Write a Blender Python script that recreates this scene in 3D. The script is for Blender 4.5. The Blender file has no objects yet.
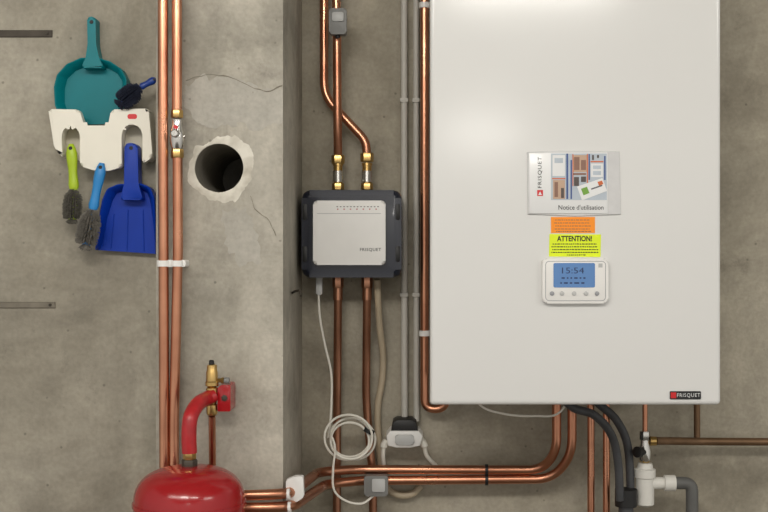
import bpy, bmesh, math, random
from mathutils import Vector, Matrix
from mathutils import noise as mn
random.seed(7)
scene = bpy.context.scene
C = scene.collection
scene.view_settings.view_transform = 'Standard'
D = 2.4; K = 0.002; CX = 410.0; CY = 256.0; ZC = 1.45

def ratio(y): return (D + y) / D
def P(px, py, y): return Vector(((px - CX) * K * ratio(y), y, ZC + (CY - py) * K * ratio(y)))
def S(n, y): return n * K * ratio(y)
def FL(y): return CY + (ZC - .001) / (K * ratio(y))      # picture row where depth y meets the floor

# ---------------------------------------------------------------- materials
def lin(c):
    return tuple(((v / 255) / 12.92 if v / 255 <= .04045 else ((v / 255 + .055) / 1.055) ** 2.4) for v in c) + (1,)

def mat(name, rgb, rough=.5, metal=0, noise=.06, scale=30, bump=0, coat=0, emit=0, spec=.5, rvar=0, rgb2=None):
    m = bpy.data.materials.new(name); m.use_nodes = True
    nt = m.node_tree; b = nt.nodes['Principled BSDF']
    tc = nt.nodes.new('ShaderNodeTexCoord')
    n = nt.nodes.new('ShaderNodeTexNoise'); n.inputs['Scale'].default_value = scale; n.inputs['Detail'].default_value = 5
    nt.links.new(tc.outputs['Object'], n.inputs['Vector'])
    r = nt.nodes.new('ShaderNodeValToRGB')
    c = lin(rgb)
    r.color_ramp.elements[0].position = .3; r.color_ramp.elements[1].position = .7
    r.color_ramp.elements[0].color = tuple(max(0, v * (1 - noise)) for v in c[:3]) + (1,)
    r.color_ramp.elements[1].color = tuple(min(1, v * (1 + noise)) for v in c[:3]) + (1,)
    if rgb2: r.color_ramp.elements[0].color = lin(rgb2); r.color_ramp.elements[1].color = c; r.color_ramp.elements[0].position = .34; r.color_ramp.elements[1].position = .6
    nt.links.new(n.outputs['Fac'], r.inputs['Fac'])
    nt.links.new(r.outputs['Color'], b.inputs['Base Color'])
    b.inputs['Roughness'].default_value = rough; b.inputs['Metallic'].default_value = metal
    b.inputs['Coat Weight'].default_value = coat; b.inputs['Specular IOR Level'].default_value = spec
    if rvar:
        q = nt.nodes.new('ShaderNodeMapRange'); q.inputs['From Min'].default_value = .35; q.inputs['From Max'].default_value = .65
        q.inputs['To Min'].default_value = rough + rvar; q.inputs['To Max'].default_value = rough - rvar * .4
        nt.links.new(n.outputs['Fac'], q.inputs['Value']); nt.links.new(q.outputs[0], b.inputs['Roughness'])
    if emit:
        nt.links.new(r.outputs['Color'], b.inputs['Emission Color']); b.inputs['Emission Strength'].default_value = emit
    if bump:
        bp = nt.nodes.new('ShaderNodeBump'); bp.inputs['Strength'].default_value = bump; bp.inputs['Distance'].default_value = .002
        nt.links.new(n.outputs['Fac'], bp.inputs['Height']); nt.links.new(bp.outputs['Normal'], b.inputs['Normal'])
    return m

def concrete(name, dark, mid, light, seed=0.0, patchy=1.0):
    m = bpy.data.materials.new(name); m.use_nodes = True
    nt = m.node_tree; L = nt.links; b = nt.nodes['Principled BSDF']
    N = nt.nodes.new
    tc = N('ShaderNodeTexCoord')
    def mapped(loc, sc=(1, 1, 1)):
        mp = N('ShaderNodeMapping'); mp.inputs['Location'].default_value = loc; mp.inputs['Scale'].default_value = sc
        L.new(tc.outputs['Object'], mp.inputs['Vector']); return mp.outputs[0]
    def noise(vec, scale, det, rough=.5, dist=0):
        n = N('ShaderNodeTexNoise'); n.inputs['Scale'].default_value = scale; n.inputs['Detail'].default_value = det
        n.inputs['Roughness'].default_value = rough; n.inputs['Distortion'].default_value = dist
        L.new(vec, n.inputs['Vector']); return n
    def mr(sock, a, c, d, e):
        r = N('ShaderNodeMapRange'); r.inputs['From Min'].default_value = a; r.inputs['From Max'].default_value = c
        r.inputs['To Min'].default_value = d; r.inputs['To Max'].default_value = e; L.new(sock, r.inputs['Value']); return r.outputs[0]
    def math2(op, a, c):
        q = N('ShaderNodeMath'); q.operation = op
        L.new(a, q.inputs[0])
        if isinstance(c, float): q.inputs[1].default_value = c
        else: L.new(c, q.inputs[1])
        return q.outputs[0]
    v0 = mapped((seed, seed * .7, seed * 1.3)); v1 = mapped((seed * 2 + 3, 1, seed), (1, 1, .7))
    v2 = mapped((seed + 5, 2, seed * .4), (.6, .6, 1.5))
    n1 = noise(v0, 2.6, 10, .64, .7)
    r1 = N('ShaderNodeValToRGB'); e = r1.color_ramp.elements
    e[0].position = .34; e[0].color = lin(dark); e[1].position = .66; e[1].color = lin(light)
    k = r1.color_ramp.elements.new(.5); k.color = lin(mid)
    L.new(n1.outputs['Fac'], r1.inputs['Fac'])
    grain = mr(noise(v0, 130, 4).outputs['Fac'], .3, .7, .92, 1.07)
    smear = mr(noise(v2, 7, 8, .67, 1.0).outputs['Fac'], .33, .67, .89, 1.09)
    blot = mr(noise(v1, 19, 7, .69).outputs['Fac'], .33, .67, .92, 1.07)
    patch = mr(noise(v1, 3.2, 8, .68, .5).outputs['Fac'], .5, .55, 1.0, 1.0 + .11 * patchy)
    patch2 = mr(noise(v0, 4.8, 8, .68, .5).outputs['Fac'], .55, .63, 1.0, 1 - .12 * patchy)
    stain = mr(noise(v0, 10, 8, .75).outputs['Fac'], .62, .74, 1.0, .72)
    vo = N('ShaderNodeTexVoronoi'); vo.inputs['Scale'].default_value = 26; L.new(v0, vo.inputs['Vector'])
    pores = mr(vo.outputs['Distance'], .035, .08, .64, 1)
    f = grain
    for s in (smear, blot, patch, patch2, stain, pores): f = math2('MULTIPLY', f, s)
    vm = N('ShaderNodeVectorMath'); vm.operation = 'SCALE'
    L.new(r1.outputs['Color'], vm.inputs[0]); L.new(f, vm.inputs['Scale'])
    L.new(vm.outputs[0], b.inputs['Base Color'])
    b.inputs['Roughness'].default_value = .75
    b.inputs['Specular IOR Level'].default_value = .3
    bp = N('ShaderNodeBump'); bp.inputs['Strength'].default_value = .35; bp.inputs['Distance'].default_value = .003
    L.new(f, bp.inputs['Height']); L.new(bp.outputs['Normal'], b.inputs['Normal'])
    return m

M = {}
M['wall_l'] = concrete('concrete_left', (138, 132, 118), (158, 152, 138), (173, 167, 153), 1.3)
M['wall_b'] = concrete('concrete_back', (142, 135, 120), (162, 155, 139), (176, 169, 154), 4.1)
M['column'] = concrete('concrete_column', (144, 140, 128), (165, 160, 148), (182, 177, 165), 7.7, 1.3)
M['skim'] = concrete('concrete_skim', (162, 158, 148), (181, 177, 167), (195, 191, 181), 2.9, .8)
M['crack'] = mat('soft_crack', (124, 118, 105), .95, 0, .2, 60)
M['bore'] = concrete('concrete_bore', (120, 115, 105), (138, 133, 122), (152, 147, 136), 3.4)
M['floor'] = concrete('concrete_floor', (105, 100, 92), (120, 115, 106), (138, 132, 122), 2.2)
M['ceil'] = concrete('concrete_ceiling', (160, 156, 146), (178, 173, 162), (190, 186, 176), 9.2)
M['mortar'] = mat('white_mortar', (224, 220, 208), .9, 0, .1, 30, .4, 0, 0, .3, 0, (184, 178, 164))
M['copper'] = mat('copper', (208, 150, 120), .28, 1, .1, 8, 0, 0, 0, .5, .07, (178, 122, 96))
M['copper_dull'] = mat('dull_copper', (184, 134, 108), .36, 1, .1, 8, 0, 0, 0, .5, .06, (148, 104, 82))
M['brown_pipe'] = mat('brown_tarnished_copper', (120, 94, 70), .5, .7, .2, 20)
M['brass'] = mat('brass', (206, 172, 110), .3, 1, .1, 40)
M['chrome'] = mat('chrome', (205, 203, 198), .22, 1, .04, 30)
M['steel'] = mat('galvanised_steel', (120, 114, 102), .55, .5, .2, 35)
M['iron'] = mat('dark_iron', (72, 66, 58), .65, .4, .25, 35)
M['boiler'] = mat('white_enamel', (220, 220, 218), .14, 0, .005, 6, 0, 0, 0, .38)
M['white'] = mat('white_plastic', (232, 231, 228), .38, 0, .015)
M['trap'] = mat('aged_white_plastic', (216, 214, 207), .45, 0, .05, 25)
M['cream'] = mat('off_white_plastic', (230, 226, 212), .4, 0, .02)
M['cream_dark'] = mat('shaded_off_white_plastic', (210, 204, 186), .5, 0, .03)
M['grey_conduit'] = mat('grey_conduit', (194, 191, 183), .5, 0, .04)
M['grey'] = mat('grey_plastic', (122, 122, 120), .45, 0, .05)
M['darkgrey'] = mat('dark_grey_pipe', (92, 92, 90), .5, 0, .08)
M['lightgrey'] = mat('light_grey_plastic', (186, 187, 186), .4, 0, .03)
M['navy'] = mat('navy_black_plastic', (17, 23, 40), .24, 0, .06, 30, 0, .3)
M['black'] = mat('black_rubber', (22, 22, 23), .5, 0, .1)
M['hose'] = mat('charcoal_hose', (66, 67, 70), .55, 0, .12, 60)
M['beige_hose'] = mat('beige_hose', (180, 166, 142), .55, 0, .06)
M['cable'] = mat('white_cable', (232, 229, 219), .45, 0, .02)
M['red'] = mat('red_enamel', (160, 24, 30), .2, 0, .07, 12, 0, .15)
M['redmat'] = mat('red_rubber', (172, 30, 36), .34, 0, .16, 60, .3)
M['teal'] = mat('teal_plastic', (0, 116, 124), .4, 0, .05, 30, 0, 0, 0, .25)
M['blue'] = mat('royal_blue_plastic', (6, 54, 160), .38, 0, .05, 30, 0, 0, 0, .25)
M['sky'] = mat('light_blue_plastic', (36, 130, 196), .38, 0, .05)
M['navyblue'] = mat('navy_blue_plastic', (20, 56, 134), .4, 0, .06)
M['lime'] = mat('lime_plastic', (164, 190, 28), .4, 0, .06)
M['bristle'] = mat('dark_grey_bristle', (92, 89, 80), .75, 0, .3, 90)
M['bristle_grey'] = mat('grey_bristle', (116, 112, 104), .75, 0, .3, 90)
M['bristle_navy'] = mat('navy_bristle', (28, 34, 54), .75, 0, .3, 90)
M['logo_red'] = mat('logo_red', (206, 32, 38), .45, 0, .02)
M['dull_red'] = mat('dull_red_ink', (176, 84, 80), .5, 0, .02)
M['ink'] = mat('black_ink', (26, 26, 28), .6, 0, .02)
M['ink_grey'] = mat('grey_ink', (92, 92, 94), .6, 0, .02)
M['paper'] = mat('white_paper', (228, 229, 229), .3, 0, .02, 20, 0, .15)
M['sleeve'] = mat('grey_white_sleeve', (208, 208, 208), .22, 0, .04, 50, .1, .2)
M['orange'] = mat('orange_paper', (250, 148, 26), .55, 0, .02)
M['yellow'] = mat('fluorescent_yellow_green_paper', (226, 244, 26), .55, 0, .02)
M['lcd'] = mat('blue_lcd', (86, 126, 178), .2, 0, .03, 20, 0, 0, .14)
M['lcd_ink'] = mat('lcd_ink', (30, 50, 92), .4)
M['p_blue'] = mat('print_blue', (58, 84, 142), .4)
M['p_pale'] = mat('print_pale_grey_blue', (182, 192, 202), .4)
M['p_brown'] = mat('print_brown', (136, 100, 84), .4)
M['p_tan'] = mat('print_tan', (190, 160, 136), .4)
M['p_green'] = mat('print_green', (112, 160, 58), .4)
M['p_dark'] = mat('print_dark', (82, 72, 68), .4)
M['p_orange'] = mat('print_orange', (206, 104, 52), .4)
M['panel_line'] = mat('panel_line_grey', (150, 152, 156), .4)

# ---------------------------------------------------------------- mesh builder
def fillet(pts, r, n=9):
    out = [pts[0].copy()]
    for i in range(1, len(pts) - 1):
        a, p, c = pts[i - 1], pts[i], pts[i + 1]
        d1 = (p - a); l1 = d1.length; d1.normalize(); d2 = (c - p); l2 = d2.length; d2.normalize()
        ang = d1.angle(d2)
        if ang < .01: out.append(p.copy()); continue
        t = min(r * math.tan(ang / 2), .48 * l1, .48 * l2)
        s, e = p - d1 * t, p + d2 * t
        for k in range(n + 1):
            u = k / n
            out.append(s * (1 - u) ** 2 + p * 2 * u * (1 - u) + e * u * u)
    out.append(pts[-1].copy()); return out

def spline(pts, n=8):
    out = []
    q = [pts[0] * 2 - pts[1]] + list(pts) + [pts[-1] * 2 - pts[-2]]
    for i in range(1, len(q) - 2):
        a, b, c, d = q[i - 1], q[i], q[i + 1], q[i + 2]
        for k in range(n):
            t = k / n
            out.append(.5 * ((2 * b) + (c - a) * t + (2 * a - 5 * b + 4 * c - d) * t * t + (3 * b - a - 3 * c + d) * t ** 3))
    out.append(pts[-1].copy()); return out

def absloc(o):
    v = Vector((0, 0, 0))
    while o: v += o.location; o = o.parent
    return v

class MB:
    def __init__(s): s.bm = bmesh.new()
    def box(s, a, b, bev=0, seg=2):
        lo = [min(a[i], b[i]) for i in range(3)]; hi = [max(a[i], b[i]) for i in range(3)]
        v = [s.bm.verts.new((x, y, z)) for x in (lo[0], hi[0]) for y in (lo[1], hi[1]) for z in (lo[2], hi[2])]
        f = [s.bm.faces.new([v[i] for i in q]) for q in ((0, 1, 3, 2), (4, 6, 7, 5), (0, 4, 5, 1), (2, 3, 7, 6), (0, 2, 6, 4), (1, 5, 7, 3))]
        if bev:
            es = list({e for k in f for e in k.edges})
            bmesh.ops.bevel(s.bm, geom=es, offset=bev, segments=seg, profile=.5, affect='EDGES')
        return s
    def prism(s, px, yb, yf, bev=0, seg=2):
        pts = [P(x, y, yf) for x, y in px]
        return s.prism_w([(p.x, p.z) for p in pts], yb, yf, bev, seg)
    def prism_w(s, xz, yb, yf, bev=0, seg=2):
        A = [s.bm.verts.new((x, yf, z)) for x, z in xz]; B = [s.bm.verts.new((x, yb, z)) for x, z in xz]
        n = len(A)
        ff = s.bm.faces.new(A); s.bm.faces.new(list(reversed(B)))
        for i in range(n): s.bm.faces.new((A[i], B[i], B[(i + 1) % n], A[(i + 1) % n]))
        if bev: bmesh.ops.bevel(s.bm, geom=list(ff.edges), offset=bev, segments=seg, profile=.5, affect='EDGES')
        return s
    def flat(s, px, y):
        s.bm.faces.new([s.bm.verts.new(P(a, b, y)) for a, b in px]); return s
    def tube(s, pts, r, seg=16, flat=1.0):
        rs = r if isinstance(r, (list, tuple)) else [r] * len(pts)
        n = len(pts); rings = []
        t = (pts[1] - pts[0]).normalized()
        u = t.orthogonal().normalized()
        if abs(t.dot(Vector((0, 1, 0)))) < .9:
            u = (Vector((0, 1, 0)) - t * t.dot(Vector((0, 1, 0)))).normalized()
        for i in range(n):
            if i == 0: tn = pts[1] - pts[0]
            elif i == n - 1: tn = pts[-1] - pts[-2]
            else: tn = pts[i + 1] - pts[i - 1]
            tn.normalize()
            u = (u - tn * u.dot(tn)).normalized(); w = tn.cross(u)
            rings.append([s.bm.verts.new(pts[i] + (u * math.cos(2 * math.pi * k / seg) * flat + w * math.sin(2 * math.pi * k / seg)) * rs[i]) for k in range(seg)])
        for a, b in zip(rings, rings[1:]):
            for k in range(seg): s.bm.faces.new((a[k], a[(k + 1) % seg], b[(k + 1) % seg], b[k]))
        s.bm.faces.new(list(reversed(rings[0]))); s.bm.faces.new(rings[-1]); return s
    def lathe(s, o, ax, prof, seg=28, closed=False, rot=0.0):
        ax = Vector(ax).normalized(); u = ax.orthogonal().normalized(); w = ax.cross(u)
        R = []
        for h, r in prof:
            R.append([s.bm.verts.new(o + ax * h + (u * math.cos(2 * math.pi * k / seg + rot) + w * math.sin(2 * math.pi * k / seg + rot)) * r) for k in range(seg)])
        pr = list(zip(R, R[1:])) + ([(R[-1], R[0])] if closed else [])
        for a, b in pr:
            for k in range(seg): s.bm.faces.new((a[k], a[(k + 1) % seg], b[(k + 1) % seg], b[k]))
        if not closed: s.bm.faces.new(list(reversed(R[0]))); s.bm.faces.new(R[-1])
        return s
    def build(s, name, m, parent=None, label=None, cat=None, group=None, kind=None, smooth=True, ang=38):
        bmesh.ops.recalc_face_normals(s.bm, faces=s.bm.faces[:])
        if parent is not None: off = absloc(parent)
        else:
            co = [v.co for v in s.bm.verts]
            off = Vector(((min(c.x for c in co) + max(c.x for c in co)) / 2, (min(c.y for c in co) + max(c.y for c in co)) / 2, min(c.z for c in co)))
        for v in s.bm.verts: v.co -= off
        me = bpy.data.meshes.new(name); s.bm.to_mesh(me); s.bm.free()
        me.materials.append(m)
        if smooth:
            me.polygons.foreach_set('use_smooth', [len(p.vertices) <= 4 for p in me.polygons])
            me.set_sharp_from_angle(angle=math.radians(ang))
        o = bpy.data.objects.new(name, me); C.objects.link(o)
        if parent is not None: o.parent = parent
        else: o.location = off
        tag(o, label, cat, group, kind); return o

def tag(o, label=None, cat=None, group=None, kind=None):
    if label: o['label'] = label
    if cat: o['category'] = cat
    if group: o['group'] = group
    if kind: o['kind'] = kind
    return o

def thing(name, label, cat, loc, group=None):
    o = bpy.data.objects.new(name, None); C.objects.link(o); o.location = loc; o.empty_display_size = .03
    return tag(o, label, cat, group)

def rrect(x0, y0, x1, y1, r, n=6):
    out = []
    for cx, cy, a in ((x1 - r, y0 + r, -90), (x1 - r, y1 - r, 0), (x0 + r, y1 - r, 90), (x0 + r, y0 + r, 180)):
        for k in range(n + 1):
            t = math.radians(a + 90 * k / n); out.append((cx + r * math.cos(t), cy + r * math.sin(t)))
    return out

def round_poly(pts, r, n=4):
    q = [Vector((x, y, 0)) for x, y in pts]; N = len(q); out = []
    for i in range(N):
        a, p, c = q[i - 1], q[i], q[(i + 1) % N]
        d1 = p - a; l1 = d1.length; d1.normalize(); d2 = c - p; l2 = d2.length; d2.normalize()
        t = min(r, .45 * l1, .45 * l2); s, e = p - d1 * t, p + d2 * t
        for k in range(n + 1):
            u = k / n; v = s * (1 - u) ** 2 + p * 2 * u * (1 - u) + e * u * u; out.append((v.x, v.y))
    return out

def text(body, cx, cy, w, h, y, m, parent, rot=0, bold=0, name='lettering', space=1.0):
    cu = bpy.data.curves.new('t', 'FONT'); cu.body = body; cu.align_x = 'CENTER'; cu.align_y = 'CENTER'; cu.offset = bold; cu.resolution_u = 3; cu.space_character = space
    to = bpy.data.objects.new('t', cu); C.objects.link(to)
    bpy.context.view_layer.update()
    me = bpy.data.meshes.new_from_object(to.evaluated_get(bpy.context.evaluated_depsgraph_get()))
    bpy.data.objects.remove(to)
    xs = [v.co.x for v in me.vertices]; ys = [v.co.y for v in me.vertices]
    mx, my = (min(xs) + max(xs)) / 2, (min(ys) + max(ys)) / 2
    sx = S(w, y) / (max(xs) - min(xs)); sy = S(h, y) / (max(ys) - min(ys))
    c = P(cx, cy, y); off = absloc(parent); a = math.radians(rot)
    for v in me.vertices:
        X, Y = (v.co.x - mx) * sx, (v.co.y - my) * sy
        v.co = Vector((c.x + X * math.cos(a) - Y * math.sin(a), y, c.z + X * math.sin(a) + Y * math.cos(a))) - off
    me.materials.clear(); me.materials.append(m); me.name = name
    o = bpy.data.objects.new(name, me); C.objects.link(o); o.parent = parent
    return o

def rect(x0, y0, x1, y1): return [(x0, y0), (x1, y0), (x1, y1), (x0, y1)]
def dashes(mb, x0, x1, rows, h, y, gap=1.2, wmin=1.6, wmax=5):
    for ry in rows:
        x = x0 + random.uniform(0, 2); end = x1 - random.uniform(0, 3)
        while x < end:
            w = random.uniform(wmin, wmax); mb.flat(rect(x, ry - h / 2, min(x + w, end), ry + h / 2), y); x += w + gap

UP = (0, 0, 1); FR = (0, -1, 0)
# ---------------------------------------------------------------- setting
YL = -.30; YC = -.36
cx0 = P(156, 0, YC).x; cx1 = P(283, 0, YC).x
H = 2.6
MB().box((-2.2, -8, -.1), (2.2, .2, 0)).build('floor', M['floor'], kind='structure', smooth=False)
MB().box((-2.2, -8, H), (2.2, .2, H + .1)).build('ceiling', M['ceil'], kind='structure', smooth=False)
MB().box((cx1 - .1, 0, 0), (2.2, .2, H)).build('wall_back', M['wall_b'], kind='structure', smooth=False)
MB().box((-2.2, YL, 0), (cx0, .2, H)).build('wall_left', M['wall_l'], kind='structure', smooth=False)
# column with a real cored hole
hc = P(219, 168, YC); hr = S(24.5, YC)
mb = MB()
angs = [2 * math.pi * k / 56 for k in range(56)]
for X, Z in ((cx0, 0), (cx1, 0), (cx0, H), (cx1, H)): angs.append(math.atan2(Z - hc.z, X - hc.x) % (2 * math.pi))
angs = sorted(angs)
inn, outr, bin_, bout = [], [], [], []
bore = MB()
for a in angs:
    c, s_ = math.cos(a), math.sin(a)
    t = min([v for v in (((cx1 if c > 0 else cx0) - hc.x) / c if abs(c) > 1e-9 else 9e9, ((H if s_ > 0 else 0) - hc.z) / s_ if abs(s_) > 1e-9 else 9e9)])
    inn.append(mb.bm.verts.new((hc.x + c * hr, YC, hc.z + s_ * hr)))
    bin_.append(bore.bm.verts.new((hc.x + c * hr, YC + .004, hc.z + s_ * hr)))
    bout.append(bore.bm.verts.new((hc.x + c * hr, -.05, hc.z + s_ * hr)))
    outr.append((mb.bm.verts.new((hc.x + c * t, YC, hc.z + s_ * t)), mb.bm.verts.new((hc.x + c * t, .1, hc.z + s_ * t))))
n = len(angs)
inb = [mb.bm.verts.new((v.co.x, YC + .004, v.co.z)) for v in inn]
for i in range(n):
    j = (i + 1) % n
    mb.bm.faces.new((inn[i], inn[j], outr[j][0], outr[i][0]))
    mb.bm.faces.new((inn[i], inb[i], inb[j], inn[j]))
    bore.bm.faces.new((bin_[i], bout[i], bout[j], bin_[j]))
    mb.bm.faces.new((outr[i][0], outr[j][0], outr[j][1], outr[i][1]))
bore.bm.faces.new(bout)
mb.bm.faces.new([o[1] for o in outr])
mb.build('wall_column', M['column'], kind='structure', smooth=False)
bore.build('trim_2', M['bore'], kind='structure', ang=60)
# flat smeared mortar around the hole
mb = MB(); rg = []
NK = 160
for k in range(NK):
    a = 2 * math.pi * k / NK
    cs, sn = math.cos(a), math.sin(a)
    nv = mn.noise(Vector((cs * 1.3, sn * 1.3, 3.3))) * 8 + mn.noise(Vector((cs * 3.5, sn * 3.5, 1.3))) * 4.5 + mn.noise(Vector((cs * 12, sn * 12, 8))) * 1.0
    ro = 34.0 + nv + (2.5 if cs > .4 else 0)
    ri = 24.3 + mn.noise(Vector((cs * 2, sn * 2, 5))) * .5
    row = []
    for q, yy in ((ri, YC + .004), (ri + .1, YC - .0003), (ri + 1, YC - .0006), ((ri + ro) / 2, YC - .0006), (ro - 3, YC - .0004), (ro, YC + .0002)):
        rr = S(q, YC); row.append(mb.bm.verts.new((hc.x + rr * cs, yy, hc.z + rr * sn)))
    rg.append(row)
for k in range(NK):
    a, b = rg[k], rg[(k + 1) % NK]
    for q in range(5): mb.bm.faces.new((a[q], a[q + 1], b[q + 1], b[q]))
mb.build('trim_1', M['mortar'], kind='structure', ang=60)
# skimmed repair patches above and below the hole and ragged seams
def ragged(pts, amp, step=3):
    out = []
    for i, (x, y) in enumerate(pts):
        x2, y2 = pts[(i + 1) % len(pts)]
        m_ = max(1, int(math.hypot(x2 - x, y2 - y) / step))
        for k in range(m_):
            u = k / m_; X = x + (x2 - x) * u; Y = y + (y2 - y) * u
            if 156.5 < X < 282.5: Y += mn.noise(Vector((X * .13, Y * .13, 2))) * amp; X += mn.noise(Vector((X * .13, Y * .13, 9))) * amp * .6
            out.append((min(X, 282.8), Y))
    return out
MB().prism(ragged([(186, 82), (205, 76), (240, 80), (262, 90), (282.8, 86), (282.8, 122), (262, 128), (244, 124), (225, 129), (196, 124), (184, 104)], 8), YC + .001, YC - .0006).build('trim_3', M['skim'], kind='structure', smooth=False)
MB().prism(ragged([(222, 212), (246, 208), (258, 232), (262, 262), (240, 268), (226, 246)], 10), YC + .001, YC - .0005).build('trim_5', M['skim'], kind='structure', smooth=False)
def crack(pts, w, nm):
    q = [P(x, y, YC - .0009) for x, y in pts]
    q = spline(q, 6); mb = MB(); prev = None
    for i, p in enumerate(q):
        t = (q[min(i + 1, len(q) - 1)] - q[max(i - 1, 0)]).normalized(); nrm = Vector((-t.z, 0, t.x))
        j = nrm * mn.noise(p * 90) * .0022; ww = S(w, YC) * (.3 + abs(mn.noise(p * 60)) * 1.6) * .5
        r_ = (mb.bm.verts.new(p + j + nrm * ww), mb.bm.verts.new(p + j - nrm * ww))
        if prev: mb.bm.faces.new((prev[0], prev[1], r_[1], r_[0]))
        prev = r_
    mb.build(nm, M['crack'], kind='structure', smooth=False)
crack([(186, 81), (205, 75), (232, 78), (250, 86), (266, 91), (282.5, 86)], 1.1, 'trim_4')
crack([(250, 196), (256, 210), (268, 220), (276, 236)], .7, 'trim_6')

# flat straps in the left wall
for i, (py, x1, h, m, lab) in enumerate(((33.5, 52, 7, 'iron', 'dark rusty flat metal strip on concrete wall above the dustpans'), (305, 55, 6, 'steel', 'grey flat metal strip on concrete wall below the dustpans'))):
    t = thing('metal_strip', lab, 'metal strip', P(10, py, YL), 'flat metal strips on the left wall')
    MB().prism(rect(-40, py - h / 2, x1, py + h / 2), YL + .001, YL - .003, .0008, 1).build('bar', M[m], t)
    MB().lathe(P(x1 - 5, py, YL - .003), FR, [(0, S(1.6, YL)), (.0015, S(1.3, YL))], 14).build('screw', M['iron'], t)

# ---------------------------------------------------------------- dustpan set
W_ = YL
holder = thing('dustpan_holder', 'white plastic wall holder with two arched slots carrying dustpans and brushes', 'holder', P(100, 170, W_))
mb = MB()
mb.prism([(53, 128), (149, 128), (150, 152), (120, 167), (86, 165), (62, 150)], W_, W_ - .006)
mb.prism([(84, 127), (118, 127), (118, 167), (86, 165)], W_ - .006, W_ - .034)
mb.prism([(48.5, 111), (51.5, 111), (57, 150), (54, 146)], W_, W_ - .034)
mb.prism([(147, 111), (149.5, 111), (152.5, 157), (148, 161)], W_, W_ - .034)
arch_l = [(80, 160), (80, 136), (78, 130), (73.5, 126), (67.5, 126), (63, 130), (61.5, 137), (62.5, 157)]
arch_r = [(142.5, 161), (142.5, 134), (140, 128), (135, 124.5), (128.5, 124.5), (123.5, 128), (121.5, 135), (121.5, 166)]
shell = [(48.5, 109), (79, 109.5), (84.5, 125.5), (108, 125.5), (111, 109.5), (148.5, 108.5), (152.5, 157), (142.5, 164)] + arch_r[1:-1] + [(121.5, 167), (108, 171), (94, 170.5), (80, 166)] + arch_l[1:] + [(54, 147)]
mb.prism(round_poly(shell, 3.2), W_ - .032, W_ - .048, .005, 5)
for arc in (arch_l, arch_r):
    cx_ = sum(p[0] for p in arc) / len(arc)
    ins = round_poly(arc, 3)[2:-2]
    outp = [(x + (1.8 if x > cx_ else -1.8) * min(1, abs(x - cx_) / 6), y - (1.6 if y < 132 else 0)) for x, y in ins]
    mb.prism(ins + list(reversed(outp)), W_ - .008, W_ - .034)
mb.build('holder_body', M['cream'], holder)
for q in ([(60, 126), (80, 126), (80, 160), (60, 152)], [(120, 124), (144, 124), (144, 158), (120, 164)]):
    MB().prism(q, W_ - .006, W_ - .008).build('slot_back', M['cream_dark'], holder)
MB().flat(rrect(127.5, 114, 137, 119, 2.2), W_ - .0484).build('red_label', M['logo_red'], holder, 'small red oval label')

def pan(name, label, outline, handle, yb, yf, m, hole, ribs):
    t = thing(name, label, 'dustpan', P(sum(p[0] for p in outline) / len(outline), max(p[1] for p in outline), yb), 'dustpans on the left wall')
    MB().prism(outline, yb, yb - .004).build('pan_plate', m, t)
    pts = fillet([P(x, y, (yb + yf) / 2) for x, y in outline], .012, 5)
    mb = MB(); n = len(pts)
    prev = None; cen = sum(pts, Vector()) / n
    for p in pts:
        d = Vector((cen.x - p.x, 0, cen.z - p.z)).normalized() * .0032
        ring = [mb.bm.verts.new((p.x, yb, p.z)), mb.bm.verts.new((p.x, yf + .001, p.z)), mb.bm.verts.new((p.x + d.x * .5, yf, p.z + d.z * .5)), mb.bm.verts.new((p.x + d.x, yf + .001, p.z + d.z)), mb.bm.verts.new((p.x + d.x * 4, yb - .0035, p.z + d.z * 4))]
        R = len(ring)
        if prev:
            for k in range(R): mb.bm.faces.new((prev[k], prev[(k + 1) % R], ring[(k + 1) % R], ring[k]))
        else: mb.bm.faces.new(ring)
        prev = ring
    mb.bm.faces.new(list(reversed(prev)))
    mb.build('rim', m, t, ang=50)
    hm = MB(); hm.prism(round_poly(handle, 3), yb - .002, yf - .001, .0035, 3); hd = hm.build('handle', m, t)
    MB().lathe(P(hole[0], hole[1], yf - .001), FR, [(0, S(2, yf)), (.0008, S(1.7, yf))], 16).build('hanging_hole', M['ink'], hd)
    if ribs:
        for a, b in ribs: MB().tube([P(a[0], a[1], yb - .0045), P(b[0], b[1], yb - .0045)], .0009, 8).build('rib', m, t)
    return t
pan('dustpan', 'teal plastic dustpan hung handle up behind the white holder',
    [(76, 124.5), (62, 118), (57, 106), (56, 88), (59, 76), (69, 65), (83, 59), (98, 58.5), (112, 62.5), (123, 70), (128.5, 80), (127, 98), (119, 119), (112, 124)],
    [(87, 18), (90, 16.5), (93, 16.5), (95.5, 18.5), (96, 44), (99, 58), (104, 68), (81, 68), (85.5, 58), (87.5, 44)], W_, W_ - .028, M['teal'], (91.5, 22), None)
pan('dustpan', 'royal blue plastic dustpan hanging below the white holder beside the copper pipes',
    [(97, 250), (100, 222), (104, 200), (109, 189), (120, 184.5), (143, 184), (152, 188), (156, 198), (157, 226), (157.5, 254)],
    [(124.5, 145), (128, 143), (134, 143), (137.5, 146), (138.5, 184), (143, 200), (120, 200), (124, 184)], W_ - .012, W_ - .04, M['blue'], (131, 148),
    [((114, 214), (111, 248)), ((128, 210), (127, 250)), ((143, 210), (144, 251))])

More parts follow.
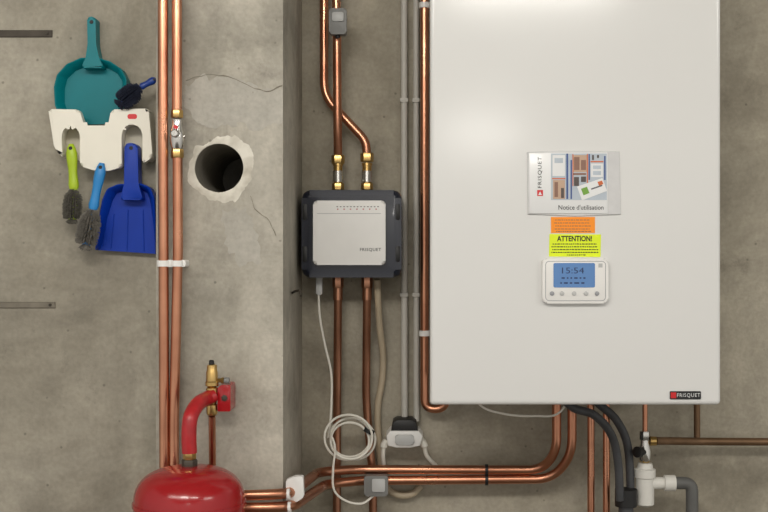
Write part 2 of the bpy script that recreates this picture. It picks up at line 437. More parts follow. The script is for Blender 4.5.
def brush(label, a, b, c, y, wh, wb, mh, mb_, n=950, cat='hand brush', spread=1.35):
    t = thing('hand_brush', label, cat, P(c[0], c[1], y), 'hand brushes on the left wall')
    A, B, E = P(*a, y), P(*b, y), P(*c, y)
    r = S(wh / 2, y)
    pts = [A.lerp(B, k / 10) for k in range(11)]
    rs = [r * f for f in (.45, .8, 1, 1, .95, .85, .8, .8, .85, .95, .8)]
    hd = MB().tube(pts, rs, 14, .75).build('handle', mh, t)
    MB().lathe(A.lerp(B, .1) + Vector((0, -r * .56, 0)), FR, [(0, r * .36), (.0012, r * .3)], 12).build('hanging_hole', M['ink'], hd)
    ax = (E - B).normalized(); w = ax.cross(Vector((0, 1, 0))).normalized()
    pts = [B.lerp(E, k / 8 * .84) for k in range(9)]
    MB().tube(pts, [r * f for f in (.6, .95, 1.1, 1.15, 1.15, 1.1, 1.05, .9, .5)], 14, .6).build('brush_head', mh, t)
    q = MB()
    for i in range(n):
        u = random.random()
        p = B.lerp(E, u * .8)
        th = (int(random.uniform(0, 13)) - 6) / 6 * spread + random.uniform(-.06, .06)
        env = math.sqrt(max(.3, 1 - (2 * u - 1) ** 4))
        d = w * math.sin(th) + Vector((0, -1, 0)) * math.cos(th) * .8 + ax * (.3 + random.uniform(-.1, .1) + (.6 if u > .88 else 0))
        d.normalize()
        L_ = S(wb / 2, y) * env * random.uniform(.92, 1.1)
        s0 = p + d * r * .4; s1 = p + d * L_
        side = d.orthogonal().normalized() * .0008; s2 = d.cross(side)
        v = [q.bm.verts.new(s0 + side), q.bm.verts.new(s0 + s2), q.bm.verts.new(s0 - side), q.bm.verts.new(s0 - s2)]
        tv = [q.bm.verts.new(s1 + (vv.co - s0) * .8) for vv in v]
        for k in range(4): q.bm.faces.new((v[k], v[(k + 1) % 4], tv[(k + 1) % 4], tv[k]))
        q.bm.faces.new(tv)
    q.build('bristles', mb_, t, smooth=False)
    return t
brush('hand brush with lime green handle and dark grey bristles in left slot of holder', (71, 144), (74, 189), (72, 228), W_ - .044, 11, 20, M['lime'], M['bristle'])
brush('light blue handled brush with grey bristles hanging beside the blue dustpan', (102, 163), (93, 209), (84, 255), W_ - .050, 11, 24, M['sky'], M['bristle_grey'])
brush('hand brush with navy handle and near black bristles tucked beside the teal dustpan', (156, 79), (141, 87), (116, 107), W_ - .05, 7.5, 22, M['navyblue'], M['bristle_navy'])

# ---------------------------------------------------------------- copper pipes
def route(pts, bend=.05): return fillet([P(*p) for p in pts], bend)
def pipe(label, pts, rpx, yref, bend=.05, m='copper', group='copper heating pipes', name='copper_pipe', cat='pipe'):
    return MB().tube(route(pts, bend), S(rpx, yref), 20).build(name, M[m], None, label, cat, group)
def nut(mb, p, r, h, ax=UP): return mb.lathe(p, ax, [(0, r * .92), (h * .12, r), (h * .88, r), (h, r * .92)], 6, rot=.3)

yp = YC - .03
pipe('left of two vertical copper pipes running down the column past the dustpans', [(163, -60, yp), (163, 120, yp), (164.5, 470, yp), (165, FL(yp), yp)], 5.1, yp, .3)
t = thing('copper_pipe', 'right of two vertical copper pipes on the column, with a chrome valve', 'pipe', P(176, FL(yp), yp), 'copper heating pipes')
MB().tube(route([(177, -60, yp), (177, 118, yp)]), S(5, yp), 20).build('tube', M['copper'], t)
MB().tube(route([(177.5, 150, yp), (178, 250, yp), (174, 420, yp), (174.5, FL(yp), yp)], .4), S(5, yp), 20).build('tube', M['copper'], t)
nut(MB(), P(177, 118, yp), S(6, yp), S(8, yp)).build('nut', M['brass'], t)
nut(MB(), P(177.3, 158, yp), S(6.4, yp), S(9, yp)).build('nut', M['brass'], t)
v = MB().lathe(P(177.2, 150, yp), UP, [(0, S(5, yp)), (S(4, yp), S(6.5, yp)), (S(10, yp), S(7.5, yp)), (S(18, yp), S(7, yp)), (S(25, yp), S(5, yp)), (S(30, yp), S(5, yp))], 24).build('valve_body', M['chrome'], t)
MB().lathe(P(176, 134, yp - .01), FR, [(0, S(4, yp)), (.012, S(4, yp)), (.014, S(3, yp))], 18).build('valve_stem', M['chrome'], v)
MB().lathe(P(182, 137, yp), (1, 0, .2), [(0, S(2.5, yp)), (.005, S(2.2, yp))], 14).build('valve_plug', M['chrome'], v)
MB().lathe(P(176, 127, yp - .012), FR, [(0, S(2.2, yp)), (.003, S(2.2, yp))], 14).build('red_cap', M['logo_red'], v)

# white double clip
t = thing('pipe_clip', 'white double clip holding both vertical pipes to the column', 'pipe clip', P(171, 268, YC), 'pipe clips')
MB().prism(rrect(157, 260, 185.5, 267, 2), YC, yp - .004, .001).build('clip_base', M['white'], t)
MB().lathe(P(163.5, 266.5, yp), UP, [(0, S(5.2, yp)), (0, S(6.6, yp)), (S(6, yp), S(6.6, yp)), (S(6, yp), S(5.2, yp))], 24, True).build('clip_ring', M['white'], t)
MB().lathe(P(177.5, 266.5, yp), UP, [(0, S(5.2, yp)), (0, S(6.6, yp)), (S(6, yp), S(6.6, yp)), (S(6, yp), S(5.2, yp))], 24, True).build('clip_ring', M['white'], t)

# ---------------------------------------------------------------- red vessel
yv = YC - .125; vc = P(189.5, 0, yv); rv = S(55, yv)
def vz(py): return P(0, py, yv).z
t = thing('expansion_vessel', 'red domed expansion vessel in front of the concrete column', 'expansion vessel', Vector((vc.x, yv, 0)))
O = Vector((vc.x, yv, 0))
prof = [(.30, .012), (.305, rv * .5), (.33, rv * .86), (.38, rv * .99)]
zt = vz(466); zs = vz(500)
prof += [(zs - .03, rv), (zs, rv)]
for k in range(1, 11):
    a = k / 10 * math.pi / 2
    prof.append((zs + (zt - zs) * math.sin(a) ** .9, max(.008, rv * math.cos(a) ** .72)))
MB().lathe(O, UP, prof, 56).build('tank', M['red'], t)
MB().lathe(O, UP, [(zs - .008, rv - .001), (zs - .008, rv + .0022), (zs - .002, rv + .0022), (zs - .002, rv - .001)], 56, True).build('seam_band', M['red'], t)
for k in range(3):
    a = math.radians(90 + 120 * k); d = Vector((math.cos(a), math.sin(a), 0))
    MB().tube([O + d * rv * .85 + Vector((0, 0, .35)), O + d * rv * .95], .01, 12).build('leg', M['red'], t)
nut(MB(), Vector((vc.x, yv, zt - .004)), S(8, yv), S(9, yv)).build('neck_nut', M['iron'], t)
nut(MB(), Vector((vc.x, yv, zt - .004 + S(9, yv))), S(6.6, yv), S(10, yv)).build('connector_nut', M['brass'], t)
yb = YC - .05
hp = spline([Vector((vc.x, yv, zt + S(13, yv))), P(189, 432, yv), P(191, 416, yv + .006), P(198, 404, yv + .03), P(207, 398.5, yb - .012), P(215, 395, yb - .004)], 8)
hr_ = [S(7.6, yv)] * (len(hp) - 5) + [S(7.3, yv), S(7, yv), S(6.8, yv), S(6.6, yv), S(6.4, yv)]
MB().tube(hp, hr_, 20).build('red_hose', M['redmat'], None, 'thick red curved hose rising from the red vessel to the wall bracket', 'hose')
t = thing('vessel_bracket', 'red metal bracket with brass air vent on the column above red vessel', 'bracket', P(222, 412, YC))
MB().prism(round_poly([(217.5, 388), (221, 385), (229, 385), (230.5, 387), (230.5, 411.5), (217.5, 411.5)], 1.2), YC, yb - .006, .0012).build('bracket_plate', M['red'], t)
MB().lathe(P(224.5, 398, yb - .006), FR, [(0, S(3.2, yb)), (.002, S(3.2, yb)), (.0025, S(2.6, yb))], 6).build('bolt', M['iron'], t)
mb = MB()
mb.lathe(P(212, 415, yb), UP, [(0, S(4.6, yb)), (S(2, yb), S(5.5, yb)), (S(10, yb), S(5.5, yb)), (S(11, yb), S(4.2, yb)), (S(14, yb), S(4.8, yb)), (S(15, yb), S(6, yb)), (S(27, yb), S(6, yb)), (S(28, yb), S(4.6, yb))], 12)
mb.build('brass_tee', M['brass'], t)
vent = MB().lathe(P(212, 387, yb), UP, [(0, S(4, yb)), (S(1.5, yb), S(6.6, yb)), (S(5, yb), S(6.6, yb)), (S(6, yb), S(5.8, yb)), (S(15, yb), S(5.8, yb)), (S(17, yb), S(5, yb)), (S(22, yb), S(4.8, yb)), (S(23, yb), S(2.2, yb))], 28).build('air_vent', M['brass'], t)
MB().lathe(P(211.5, 365, yb), UP, [(0, S(2.6, yb)), (S(4, yb), S(2.6, yb)), (S(5, yb), S(1.6, yb))], 16).build('vent_cap', M['black'], vent)
MB().lathe(P(217, 380.5, yb), (1, 0, 0), [(0, S(2.2, yb)), (S(4, yb), S(2.2, yb)), (S(4.3, yb), S(3.2, yb)), (S(7, yb), S(3.2, yb))], 6).build('side_nut', M['brass'], t)
MB().lathe(P(224, 380.5, yb), (1, 0, 0), [(0, S(2.4, yb)), (S(.6, yb), S(3.2, yb)), (S(5, yb), S(3.2, yb)), (S(5.5, yb), S(2.6, yb))], 20).build('drain_plug', M['grey'], t)
pipe('short copper pipe dropping from brass air vent behind the red vessel', [(212, 416, yb + .004), (212.5, 470, YC - .015), (214, FL(YC - .015), YC - .015)], 3.6, yb, .1)

# ---------------------------------------------------------------- hydraulic control box
yq = -.055
pipe('copper pipe with a diagonal bend entering right top of the black box', [(324, -60, yq + .012), (324, 96, yq + .012), (366, 141, yq), (367, 158, yq)], 4.3, yq, .07)
pipe('straight copper pipe carrying grey sensor into left top of the black box', [(335, -60, yq - .018), (337, 40, yq - .018), (337.5, 128, yq - .016), (338, 158, yq)], 4.3, yq, .3)
t = thing('control_box', 'navy black wall control box with white cover between concrete column and boiler', 'control box', P(351, 277, 0))
yf = -.12
MB().prism(rrect(306, 194, 398, 274, 5), 0, -.03, .001).build('wall_plate', M['black'], t)
MB().prism(rrect(301.5, 190, 401.5, 277.5, 8), -.03, yf, .013, 6).build('housing', M['navy'], t)
cov = MB().prism(rrect(313, 200.5, 385.5, 265, 4), yf, yf - .016, .006, 5).build('cover', M['white'], t)
yy = yf - .0164
mb = MB()
for i in range(13): mb.flat(rect(336.5 + i * 3.4, 206.2, 338 + i * 3.4, 207.1), yy)
mb.build('indicator_marks', M['ink_grey'], cov)
mb = MB()
for i in range(7): mb.flat(rect(337 + i * 6.4, 208.6, 338.4 + i * 6.4, 209.7), yy)
mb.build('red_marks', M['dull_red'], cov)
mb = MB(); mb.flat(rect(317, 213.3, 381, 213.7), yy); mb.build('cover_line', M['panel_line'], cov)
text('FRISQUET', 370.5, 249.8, 21, 3.6, yy, M['ink'], cov, bold=.006, space=1.15)
for px in (304.8, 397.8):
    for py in (212, 254):
        MB().prism(rrect(px - 2.3, py - 8, px + 2.3, py + 8, 2), yf + .014, yf - .002, .001).build('latch', M['black'], t)
MB().prism(rrect(316, 276, 322, 295, 2), -.07, -.085, .001).build('cable_gland', M['lightgrey'], t)
for px, top in ((338, 155), (367, 153)):
    mb = MB(); nut(mb, P(px, top + 9, yq), S(6.6, yq), S(9, yq)); nut(mb, P(px, 190, yq), S(6, yq), S(7, yq))
    mb.lathe(P(px, 186, yq), UP, [(0, S(4.6, yq)), (S(20, yq), S(4.6, yq)), (S(20.1, yq), S(5.4, yq)), (S(23, yq), S(5.4, yq))], 20)
    f = mb.build('pipe_union', M['brass'], t)
    MB().lathe(P(px, 182, yq), UP, [(0, S(5.6, yq)), (S(11, yq), S(5.2, yq))], 20).build('union_collar', M['chrome'], f)
for px in (338, 367):
    mb = MB(); nut(mb, P(px, 288, yq), S(5.6, yq), S(12, yq)); mb.lathe(P(px, 300, yq), UP, [(0, S(4.8, yq)), (S(12, yq), S(4.8, yq))], 20); mb.build('pipe_union', M['copper_dull'], t)
pipe('left of two dull copper pipes running down below the black box', [(338, 299, yq), (337, 420, -.022), (336, FL(-.022), -.022)], 4.1, yq, .4, 'copper_dull')
pipe('right of two dull copper pipes running down below the black box', [(367, 299, yq), (366, 400, -.022), (373, 480, -.022), (373, FL(-.022), -.022)], 4.1, yq, .4, 'copper_dull')
MB().tube(spline([P(377, 279.5, -.06), P(378, 300, -.05), P(380, 330, -.03), P(383, 355, -.018), P(382, 380, -.014), P(378, 405, -.012), P(378, 430, -.012), P(381, 465, -.012), P(386, 486, -.014), P(398, 495, -.018), P(412, 494, -.018), P(421, 486, -.014)], 8), S(3.4, -.04), 16).build('flexible_hose', M['beige_hose'], None, 'beige flexible hose curving down from lower right of the black box', 'hose')

# pipe sensor on top pipe
ys = yq - .018
t = thing('pipe_sensor', 'small grey plastic sensor strapped to copper pipe near top of photo', 'sensor', P(337, 36, ys), 'grey sensors strapped on pipes')
MB().prism(rrect(329, 8, 346.5, 34, 2.5), ys - .009, ys - .034, .003).build('sensor_case', M['grey'], t)
MB().prism(rrect(332, 12, 343.5, 21, 1.5), ys - .034, ys - .037, .001).build('sensor_lid', M['lightgrey'], t)
MB().tube([P(337.5, 32, ys - .02), P(338, 38, ys - .02)], S(2.4, ys), 12).build('cable_gland', M['black'], t)
MB().lathe(P(336.3, 28, ys), UP, [(0, S(4.6, ys)), (0, S(5.6, ys)), (S(6, ys), S(5.6, ys)), (S(6, ys), S(4.6, ys))], 20, True).build('strap', M['black'], t)

# white cable with coil
pts = [P(318.5, 294, -.078), P(320, 318, -.075), P(325, 345, -.075), P(331, 372, -.08), P(331.5, 400, -.085), P(330, 425, -.09)]
for k in range(0, 61):
    lp = k / 15.0
    a = math.radians(190 + k * 24); rr = 20.6 + 2.6 * math.sin(lp * 2.3 + .6)
    pts.append(P(350 + 2.2 * math.sin(lp * 1.7) + rr * 1.02 * math.cos(a), 439 + 2.0 * math.cos(lp * 2.9) + rr * math.sin(a) * .96, -.088 - .0005 * k + .003 * math.sin(k * 1.1)))
pts += [P(335, 448, -.118), P(333, 470, -.118), P(334, 490, -.114), P(346, 501, -.106), P(362, 503.5, -.095), P(373, 496, -.085)]
t = thing('electric_cable', 'thin white cable coiled into loop below the black box', 'cable', P(350, 500, -.08))
MB().tube(spline(pts, 5), S(1.2, -.08), 10).build('cable_run', M['cable'], t)
MB().lathe(P(369, 431, -.102), Vector((.45, 0, .9)), [(-.004, .0085), (-.004, .0105), (.004, .0105), (.004, .0085)], 18, True).build('cable_tie', M['black'], t)
# hook on column side
MB().tube(spline([P(292, 293, -.2), P(296, 291, -.25), P(300, 291, -.26), P(301, 296, -.265)], 5), .0022, 10).build('wall_hook', M['iron'], None, 'small bent metal hook in right side of the concrete column', 'hook')

# ---------------------------------------------------------------- conduits and socket
yk = -.016
for px, r, lab in ((404, 3.3, 'left of two thin grey vertical conduits beside the black box'), (416, 2.9, 'right of two thin grey vertical conduits, next to the tall copper pipe')):
    t = thing('electrical_conduit', lab, 'conduit', P(px, 421, yk), 'grey vertical conduits')
    MB().tube([P(px, -60, yk), P(px + .5, 421, yk)], S(r, yk), 16).build('conduit_tube', M['grey_conduit'], t)
    for py in (100, 295):
        MB().prism(rrect(px - r - .6, py - 2, px + r + .6, py + 2, .8), 0, yk - .008, .001).build('saddle', M['grey_conduit'], t)
yt = -.07
t = thing('power_socket', 'white plug socket with black cap under the grey conduits', 'socket', P(404, 447, 0))
MB().prism([(386, 436), (390, 431), (419, 431), (423, 436), (420, 446), (410, 448), (397, 448), (388, 446)], 0, yt, .003).build('socket_body', M['white'], t)
MB().prism([(391, 431), (393, 422), (397, 420), (412, 420), (416, 422), (418, 431)], -.008, yt + .004, .003).build('cap', M['black'], t)
MB().prism(rrect(395, 435, 414, 445, 3), yt, yt - .006, .002).build('socket_face', M['lightgrey'], t)
MB().tube(spline([P(387, 441, -.05), P(384, 445, -.052), P(383, 455, -.05), P(384, 466, -.036)]), [S(3.6, yt)] * 11 + [S(2.2, yt)] * 14, 12).build('plug_cord', M['cable'], None, 'thick white cord leaving left of socket and dropping behind the pipes', 'cable', 'cords from the white socket')
MB().tube(spline([P(420, 439, -.045), P(424, 445, -.048), P(427, 456, -.04), P(437, 467, -.02)]), [S(3.8, yt)] * 10 + [S(2.2, yt)] * 15, 12).build('plug_cord', M['cable'], None, 'white cord leaving right of the socket and curving toward the boiler', 'cable', 'cords from the white socket')

# ---------------------------------------------------------------- boiler
YB = -.35
boil = thing('wall_boiler', 'large white wall hung boiler with blue screen', 'boiler', P(576, 405, YB))
bot = P(0, 405, YB).z; bl = P(430, 0, YB).x; br = P(721, 0, YB).x
MB().box((bl + .008, -.02, bot + .02), (br - .008, YB + .03, 2.12), .003).build('casing', M['boiler'], boil, smooth=False)
MB().box((bl, YB + .035, bot), (br, YB, 2.13), .007, 6).build('front_cover', M['boiler'], boil, smooth=False)
MB().box((bl + .05, 0, bot + .1), (br - .05, -.02, 2.1)).build('mounting_plate', M['steel'], boil, smooth=False)
cp = MB().prism(rrect(542.5, 258.5, 608.5, 303.5, 5), YB, YB - .012, .003, 3).build('control_panel', M['white'], boil)
yy = YB - .0122
def frame(x0, y0, x1, y1, w, y, m, name, parent, r=4):
    a = rrect(x0, y0, x1, y1, r); b = rrect(x0 + w, y0 + w, x1 - w, y1 - w, r - w)
    q = MB(); A = [q.bm.verts.new(P(*p, y)) for p in a]; B = [q.bm.verts.new(P(*p, y)) for p in b]
    for i in range(len(A)): q.bm.faces.new((A[i], A[(i + 1) % len(A)], B[(i + 1) % len(A)], B[i]))
    return q.build(name, m, parent)
frame(545.3, 261, 605.8, 301, .6, yy, M['panel_line'], 'panel_outline', cp)
MB().prism(rrect(553.5, 263, 595, 287.5, 1.5), YB - .0118, YB - .0128, .0003, 1).build('screen', M['lcd'], cp)
y2 = YB - .0131
text('15:54', 573, 270.5, 22, 6, y2, M['lcd_ink'], cp)
mb = MB(); dashes(mb, 560, 588, (278, 283), 1.5, y2, 2); mb.build('screen_symbols', M['lcd_ink'], cp)
for i, px in enumerate((552, 562, 574, 586, 597)):
    MB().lathe(P(px, 293.5, yy), FR, [(0, S(2.3, yy)), (.0015, S(2.2, yy)), (.002, S(1.5, yy))], 18).build('button', M['lightgrey' if i in (1, 2, 3) else 'panel_line'], cp)
MB().flat(rect(598.5, 263.5, 602.5, 267.5), yy).build('logo', M['lightgrey'], cp)
bd = MB().prism(rrect(670, 391.3, 701, 399.3, .8), YB, YB - .002, .0004, 1).build('name_badge', M['ink'], boil)
MB().flat(rect(670.8, 392.4, 676.2, 398.2), YB - .0023).build('logo', M['logo_red'], bd)
text('FRISQUET', 688.6, 395.4, 23, 4.4, YB - .0023, M['paper'], bd, space=1.2)

# booklet
t = thing('instruction_booklet', 'glossy white instruction booklet in clear bag stuck on boiler front', 'booklet', P(573, 215, YB))
MB().prism([(527, 152), (560, 150.5), (619.5, 151.5), (621, 214.5), (575, 216), (528, 214.5)], YB, YB - .003, .0012).build('clear_bag', M['sleeve'], t)
pg = MB().prism([(529, 153), (607.5, 152.5), (608, 213.5), (529.5, 213.5)], YB - .003, YB - .005, .0006).build('cover_page', M['paper'], t)
y1 = YB - .0053; y2 = YB - .0056; y3 = YB - .0059; y4 = YB - .0062
def fl(m, px, y, nm): MB().flat(px, y).build(nm, M[m], pg, smooth=False)
def many(m, rects, y, nm):
    for r in rects: MB().flat(rect(*r), y).build(nm, M[m], pg, smooth=False)
fl('p_pale', rect(551, 153.5, 606.8, 200), y1, 'picture')
many('p_blue', [(566.3, 153.5, 568.2, 199), (570.5, 160, 572, 199), (588.5, 154, 590, 180), (604, 156, 605.6, 180)], y2, 'blue_frame')
many('p_tan', [(572.6, 155, 587, 172), (553, 180, 565, 199)], y2, 'tan_area')
many('p_brown', [(574, 157, 579.5, 170), (581, 160, 586, 170), (573, 173, 586, 175), (554.5, 182, 558, 197)], y3, 'brown_area')
many('p_dark', [(574, 177, 579, 186), (581, 176.5, 586, 182), (592, 155, 594, 160), (597, 155, 599, 158), (561, 188, 564, 198)], y3, 'dark_area')
many('p_orange', [(586.8, 154, 588, 186), (590.5, 161, 603.5, 162.3), (552, 178, 565.5, 179.2), (572.5, 154, 573.4, 186)], y3, 'orange_frame')
many('paper', [(591, 163.5, 603, 177), (552.5, 155, 565, 176)], y2, 'white_unit')
many('p_pale', [(593, 165.5, 601, 169), (554.5, 158, 563, 163), (593, 171, 601, 175)], y3, 'unit_panel')
fl('paper', [(577, 186.5), (602.5, 178), (607, 191), (582, 200.5)], y4, 'tilted_card')
y5 = YB - .0065
fl('p_green', [(581, 188.8), (587, 186.7), (589.5, 193), (583.5, 195.4)], y5, 'card_mark')
fl('p_orange', [(597.5, 182), (602, 180.5), (603.4, 184), (599, 185.8)], y5, 'card_mark')
fl('ink_grey', [(591, 188.5), (602, 184.8), (602.4, 186), (591.4, 189.8)], y5, 'card_mark')
text('FRISQUET', 540, 172.5, 31, 4.4, y1, M['ink'], pg, rot=90, bold=.004, space=1.15)
fl('logo_red', rect(537.2, 190, 543, 196), y1, 'logo')
fl('paper', [(538.3, 195), (540.1, 191.2), (541.9, 195)], y2, 'logo_mark')
text("Notice d'utilisation", 581, 207.3, 45, 4.8, y1, M['ink'], pg, bold=.004)
# stickers
t = thing('orange_sticker', 'small orange paper notice with fine print above yellow notice', 'sticker', P(573, 233, YB), 'paper notices on boiler')
s = MB().prism(rect(551, 217, 595, 233), YB, YB - .0009).build('paper', M['orange'], t)
mb = MB(); dashes(mb, 554, 592, (220, 223, 226, 229, 231.5), .7, YB - .0012, .7, 1, 3.5); mb.build('fine_print', M['p_brown'], s, smooth=False)
t = thing('yellow_sticker', 'bright yellow paper notice headed ATTENTION! above the control panel', 'sticker', P(575, 257, YB), 'paper notices on boiler')
s = MB().prism([(549.5, 234), (601, 234.5), (600.5, 257), (549, 256.5)], YB, YB - .0009).build('paper', M['yellow'], t)
text('ATTENTION!', 574.5, 238.6, 35, 5.6, YB - .0012, M['ink'], s, bold=.03)
mb = MB(); dashes(mb, 551, 599, (244, 246.8, 249.6, 252.4), 1.0, YB - .0012, .6, .8, 3); dashes(mb, 566, 586, (255,), .9, YB - .0012, .6, .8, 3); mb.build('fine_print', M['ink'], s, smooth=False)

# pipe beside boiler and clips
yg = -.035
pipe('tall copper pipe running up along left edge of the white boiler', [(424.5, -60, yg), (424.5, 409, yg), (446, 409, yg - .008), (446, 372, yg - .012)], 4.2, yg, .024)
c0 = thing('pipe_clip', 'white clip on the tall pipe beside the boiler, level with the screen', 'pipe clip', P(424.5, 336, 0), 'pipe clips')
MB().prism(rect(421, 331, 428, 336), 0, yg + .01).build('clip_base', M['white'], c0)
MB().lathe(P(424.5, 336, yg), UP, [(0, S(4.3, yg)), (0, S(5.6, yg)), (S(5.5, yg), S(5.6, yg)), (S(5.5, yg), S(4.3, yg))], 24, True).build('clip_ring', M['white'], c0)
c1 = c0.copy(); C.objects.link(c1)
for ch in c0.children:
    d = ch.copy(); C.objects.link(d); d.parent = c1
c0['label'] = 'white clip on the tall pipe beside the boiler, below the level of its screen'
c1.location.z = P(0, 13, 0).z; c1['label'] = 'white clip on the tall pipe beside the boiler, near top of photo'

# ---------------------------------------------------------------- pipes below boiler
ya = -.06; yc = YC - .045
pipe('upper of two long copper pipes bending up into the boiler underside', [(240, 495.5, yc), (290, 494, yc), (318, 472, ya - .03), (352, 469.5, ya), (541, 470, ya), (556.5, 452, ya - .03), (556.5, 388, -.09)], 4.6, ya, .09)
pipe('lower of two long copper pipes bending up into the boiler underside', [(240, 508, yc), (292, 507, yc), (326, 484, ya - .03), (362, 480.5, ya), (552, 479, ya), (572, 455, ya - .03), (572, 388, -.09)], 4.6, ya, .09)
for px in (590.5, 606):
    pipe('left of two short vertical copper pipes under boiler beside the black hoses' if px < 600 else 'right of two short vertical copper pipes, touching the black hoses', [(px, 389, -.1), (px + .5, 420, -.1), (px, FL(-.1), -.1)], 3.6, -.1, .1)
t = thing('pipe_clip', 'white clip holding the long copper pipes at the column edge', 'pipe clip', P(294, 503, YC), 'pipe clips')
MB().prism(round_poly([(286, 480), (295, 476.5), (303, 476.5), (304, 497), (297, 502), (286, 502)], 2), yc + .034, yc + .018, .0015).build('clip_body', M['white'], t)
for p in (P(287, 494.3, yc), P(288, 507.3, yc)):
    MB().lathe(p, (1, 0, .03), [(0, S(4.9, yc)), (0, S(5.6, yc)), (S(3, yc), S(5.6, yc)), (S(3, yc), S(4.9, yc))], 20, True).build('clip_ring', M['white'], t)
# tie
MB().lathe(P(485, 470, ya), (1, 0, 0), [(0, S(4.7, ya)), (0, S(5.8, ya)), (S(3, ya), S(5.8, ya)), (S(3, ya), S(4.7, ya))], 22, True).lathe(P(485, 479.5, ya), (1, 0, 0), [(0, S(4.7, ya)), (0, S(5.8, ya)), (S(3, ya), S(5.8, ya)), (S(3, ya), S(4.7, ya))], 22, True).build('cable_tie', M['black'], None, 'black tie strap binding the two long copper pipes under the boiler', 'cable tie')
# lower sensor
t = thing('pipe_sensor', 'small grey plastic sensor strapped to the long copper pipes near the cable coil', 'sensor', P(376, 497, ya), 'grey sensors strapped on pipes')
MB().prism(rrect(364, 476, 388, 496.5, 2.5), ya - .011, ya - .034, .003).build('sensor_case', M['grey'], t)
MB().prism(rrect(372, 479, 385, 492, 1.5), ya - .034, ya - .037, .001).build('sensor_lid', M['lightgrey'], t)
MB().lathe(P(366.5, 480.5, ya), (1, 0, 0), [(0, S(4.8, ya)), (0, S(6, ya)), (S(4, ya), S(6, ya)), (S(4, ya), S(4.8, ya))], 22, True).build('strap', M['black'], t)
# thin cable under boiler
MB().tube(spline([P(466, 378, -.2), P(480, 405, -.2), P(505, 414, -.19), P(535, 416, -.18), P(560, 412, -.17), P(580, 378, -.16)], 8), S(1.1, -.2), 10).build('electric_cable', M['cable'], None, 'thin white cable sagging under the boiler bottom edge', 'cable')
# black hoses
MB().tube(spline([P(556, 388, -.19), P(572, 407, -.195), P(594, 415, -.19), P(611, 434, -.175), P(618, 462, -.155), P(620, 500, -.14)], 8), S(4.2, -.15), 18).build('drain_hose', M['hose'], None, 'left lower of two charcoal hoses curving down from the boiler', 'hose', 'charcoal drain hoses')
MB().tube(spline([P(580, 388, -.115), P(600, 405, -.115), P(617, 421, -.112), P(628, 448, -.11), P(631, 500, -.11)], 8), S(4.2, -.13), 18).build('drain_hose', M['hose'], None, 'right upper of two charcoal hoses curving down from the boiler', 'hose', 'charcoal drain hoses')
t = thing('drain_cup', 'black drain collar receiving the ends of charcoal hoses', 'drain', P(626, FL(-.125), -.125))
MB().lathe(P(626, 506, -.125), UP, [(0, S(8, -.125)), (0, S(11, -.125)), (S(17, -.125), S(11, -.125)), (S(17, -.125), S(10.3, -.125))], 28).build('collar', M['black'], t)
MB().lathe(P(626, FL(-.125), -.125), UP, [(0, S(7.5, -.125)), (P(0, 507, -.125).z, S(7.5, -.125))], 24).build('drain_pipe', M['hose'], t)
# safety group
yz = -.11
t = thing('safety_valve', 'brass valve on copper stub above the white drain trap', 'valve', P(645, 462, yz))
MB().tube([P(645, 389, yz), P(645, 434, yz)], S(2.6, yz), 16).build('tube', M['copper'], t)
mb = MB(); nut(mb, P(645, 440, yz), S(5.4, yz), S(9, yz)); mb.lathe(P(645, 463, yz), UP, [(0, S(4, yz)), (S(4, yz), S(6, yz)), (S(12, yz), S(6.5, yz)), (S(20, yz), S(4.5, yz)), (S(24, yz), S(4.5, yz))], 24); mb.build('valve_body', M['chrome'], t)
nut(MB(), P(645, 462, yz), S(5.6, yz), S(5, yz)).build('outlet_nut', M['brass'], t)
MB().lathe(P(645, 452, yz - .006), (-.75, -.65, .1), [(0, S(3, yz)), (S(8, yz), S(3, yz)), (S(8.5, yz), S(5.5, yz)), (S(13, yz), S(5.5, yz)), (S(13.5, yz), S(4, yz))], 20).build('knob', M['black'], t)
MB().tube([P(650, 441, yz), P(656, 441, yz)], S(4.6, yz), 16).build('union', M['brass'], t)
pipe('brown tarnished horizontal pipe running right from the valve along the wall', [(655, 441, yz), (672, 441, yz + .03), (700, 441.5, -.05), (800, 442, -.05)], 3.9, -.05, .05, 'brown_pipe', name='tarnished_pipe')
pipe('short brown vertical pipe joining the tarnished horizontal pipe under boiler corner', [(697, 388, -.05), (697, 437.2, -.05)], 3.2, -.05, .05, 'brown_pipe', name='tarnished_pipe')
t = thing('drain_trap', 'white plastic drain trap with grey elbow at bottom right', 'drain trap', P(645, FL(yz), yz))
MB().lathe(P(645, 506, yz), UP, [(0, S(6, yz)), (S(2, yz), S(9, yz)), (S(28, yz), S(9, yz)), (S(29, yz), S(10.5, yz)), (S(37, yz), S(10.5, yz)), (S(38, yz), S(8, yz)), (S(43, yz), S(7, yz))], 28).build('trap_body', M['trap'], t)
mb = MB(); mb.lathe(P(651, 483, yz), (1, 0, 0), [(0, S(6, yz)), (S(13, yz), S(6, yz)), (S(13.2, yz), S(8, yz)), (S(24, yz), S(8, yz)), (S(24.2, yz), S(6.6, yz))], 24); mb.build('outlet', M['trap'], t)
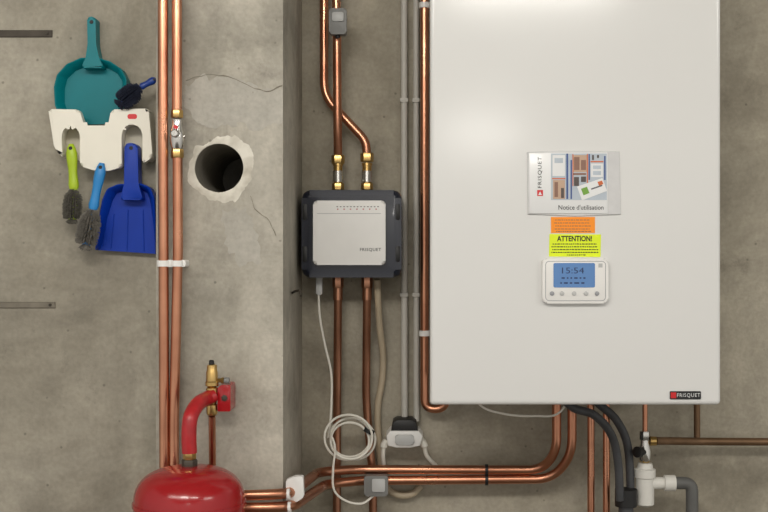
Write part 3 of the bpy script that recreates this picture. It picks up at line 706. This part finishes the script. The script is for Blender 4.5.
MB().tube(route([(674, 483, yz), (692, 483, yz), (693, FL(yz), yz)], .03), S(6.2, yz), 18).build('drain_elbow', M['darkgrey'], t)

# ---------------------------------------------------------------- lights
def area(loc, target, sx, sy, e, col=(1, .96, .895)):
    l = bpy.data.lights.new('tube_or_fill_lamp', 'AREA'); l.shape = 'RECTANGLE'; l.size = sx; l.size_y = sy; l.energy = e; l.color = col
    o = bpy.data.objects.new('tube_or_fill_lamp', l); C.objects.link(o); o.location = loc
    o.rotation_euler = (Vector(target) - Vector(loc)).to_track_quat('-Z', 'Y').to_euler(); return o
area((.43, -2.45, 2.405), (.1, -.2, .9), .55, .1, 7)
area((-.36, -2.5, 2.45), (.1, 0, 1.2), .6, .3, 14)  # added fill light, no known fixture; brightens the recess between column and boiler
area((-1.15, -2.3, 2.45), (-.1, -.1, 1.1), 1.0, .4, 10)  # added main fill from the left, placed clear of the boiler's reflection
area((2.0, -2.4, 2.45), (.2, -.1, 1.1), 1.0, .4, 10)  # added fill from the right to lift the dark wall past the boiler
area((.53, -7.2, 2.36), (.1, 0, 1.4), .5, .14, 6)
# ambient: brighter toward the open room in front of the wall, dim to the sides
w = bpy.data.worlds.new('World'); scene.world = w; w.use_nodes = True
nt = w.node_tree; bg = nt.nodes['Background']; bg.inputs[0].default_value = (1, .965, .905, 1)
tc = nt.nodes.new('ShaderNodeTexCoord'); sp = nt.nodes.new('ShaderNodeSeparateXYZ'); mr = nt.nodes.new('ShaderNodeMapRange')
nt.links.new(tc.outputs['Generated'], sp.inputs[0]); nt.links.new(sp.outputs['Y'], mr.inputs['Value'])
mr.inputs['From Min'].default_value = -1; mr.inputs['From Max'].default_value = 0; mr.inputs['To Min'].default_value = .88; mr.inputs['To Max'].default_value = .42
nt.links.new(mr.outputs[0], bg.inputs['Strength'])

cam = bpy.data.cameras.new('camera'); co = bpy.data.objects.new('camera', cam); C.objects.link(co)
cam.sensor_width = 36; cam.lens = 36 * (D / K) / 768; cam.shift_x = (384 - CX) / 768
co.location = (0, -D, ZC); co.rotation_euler = (math.pi / 2, 0, 0)
scene.camera = co
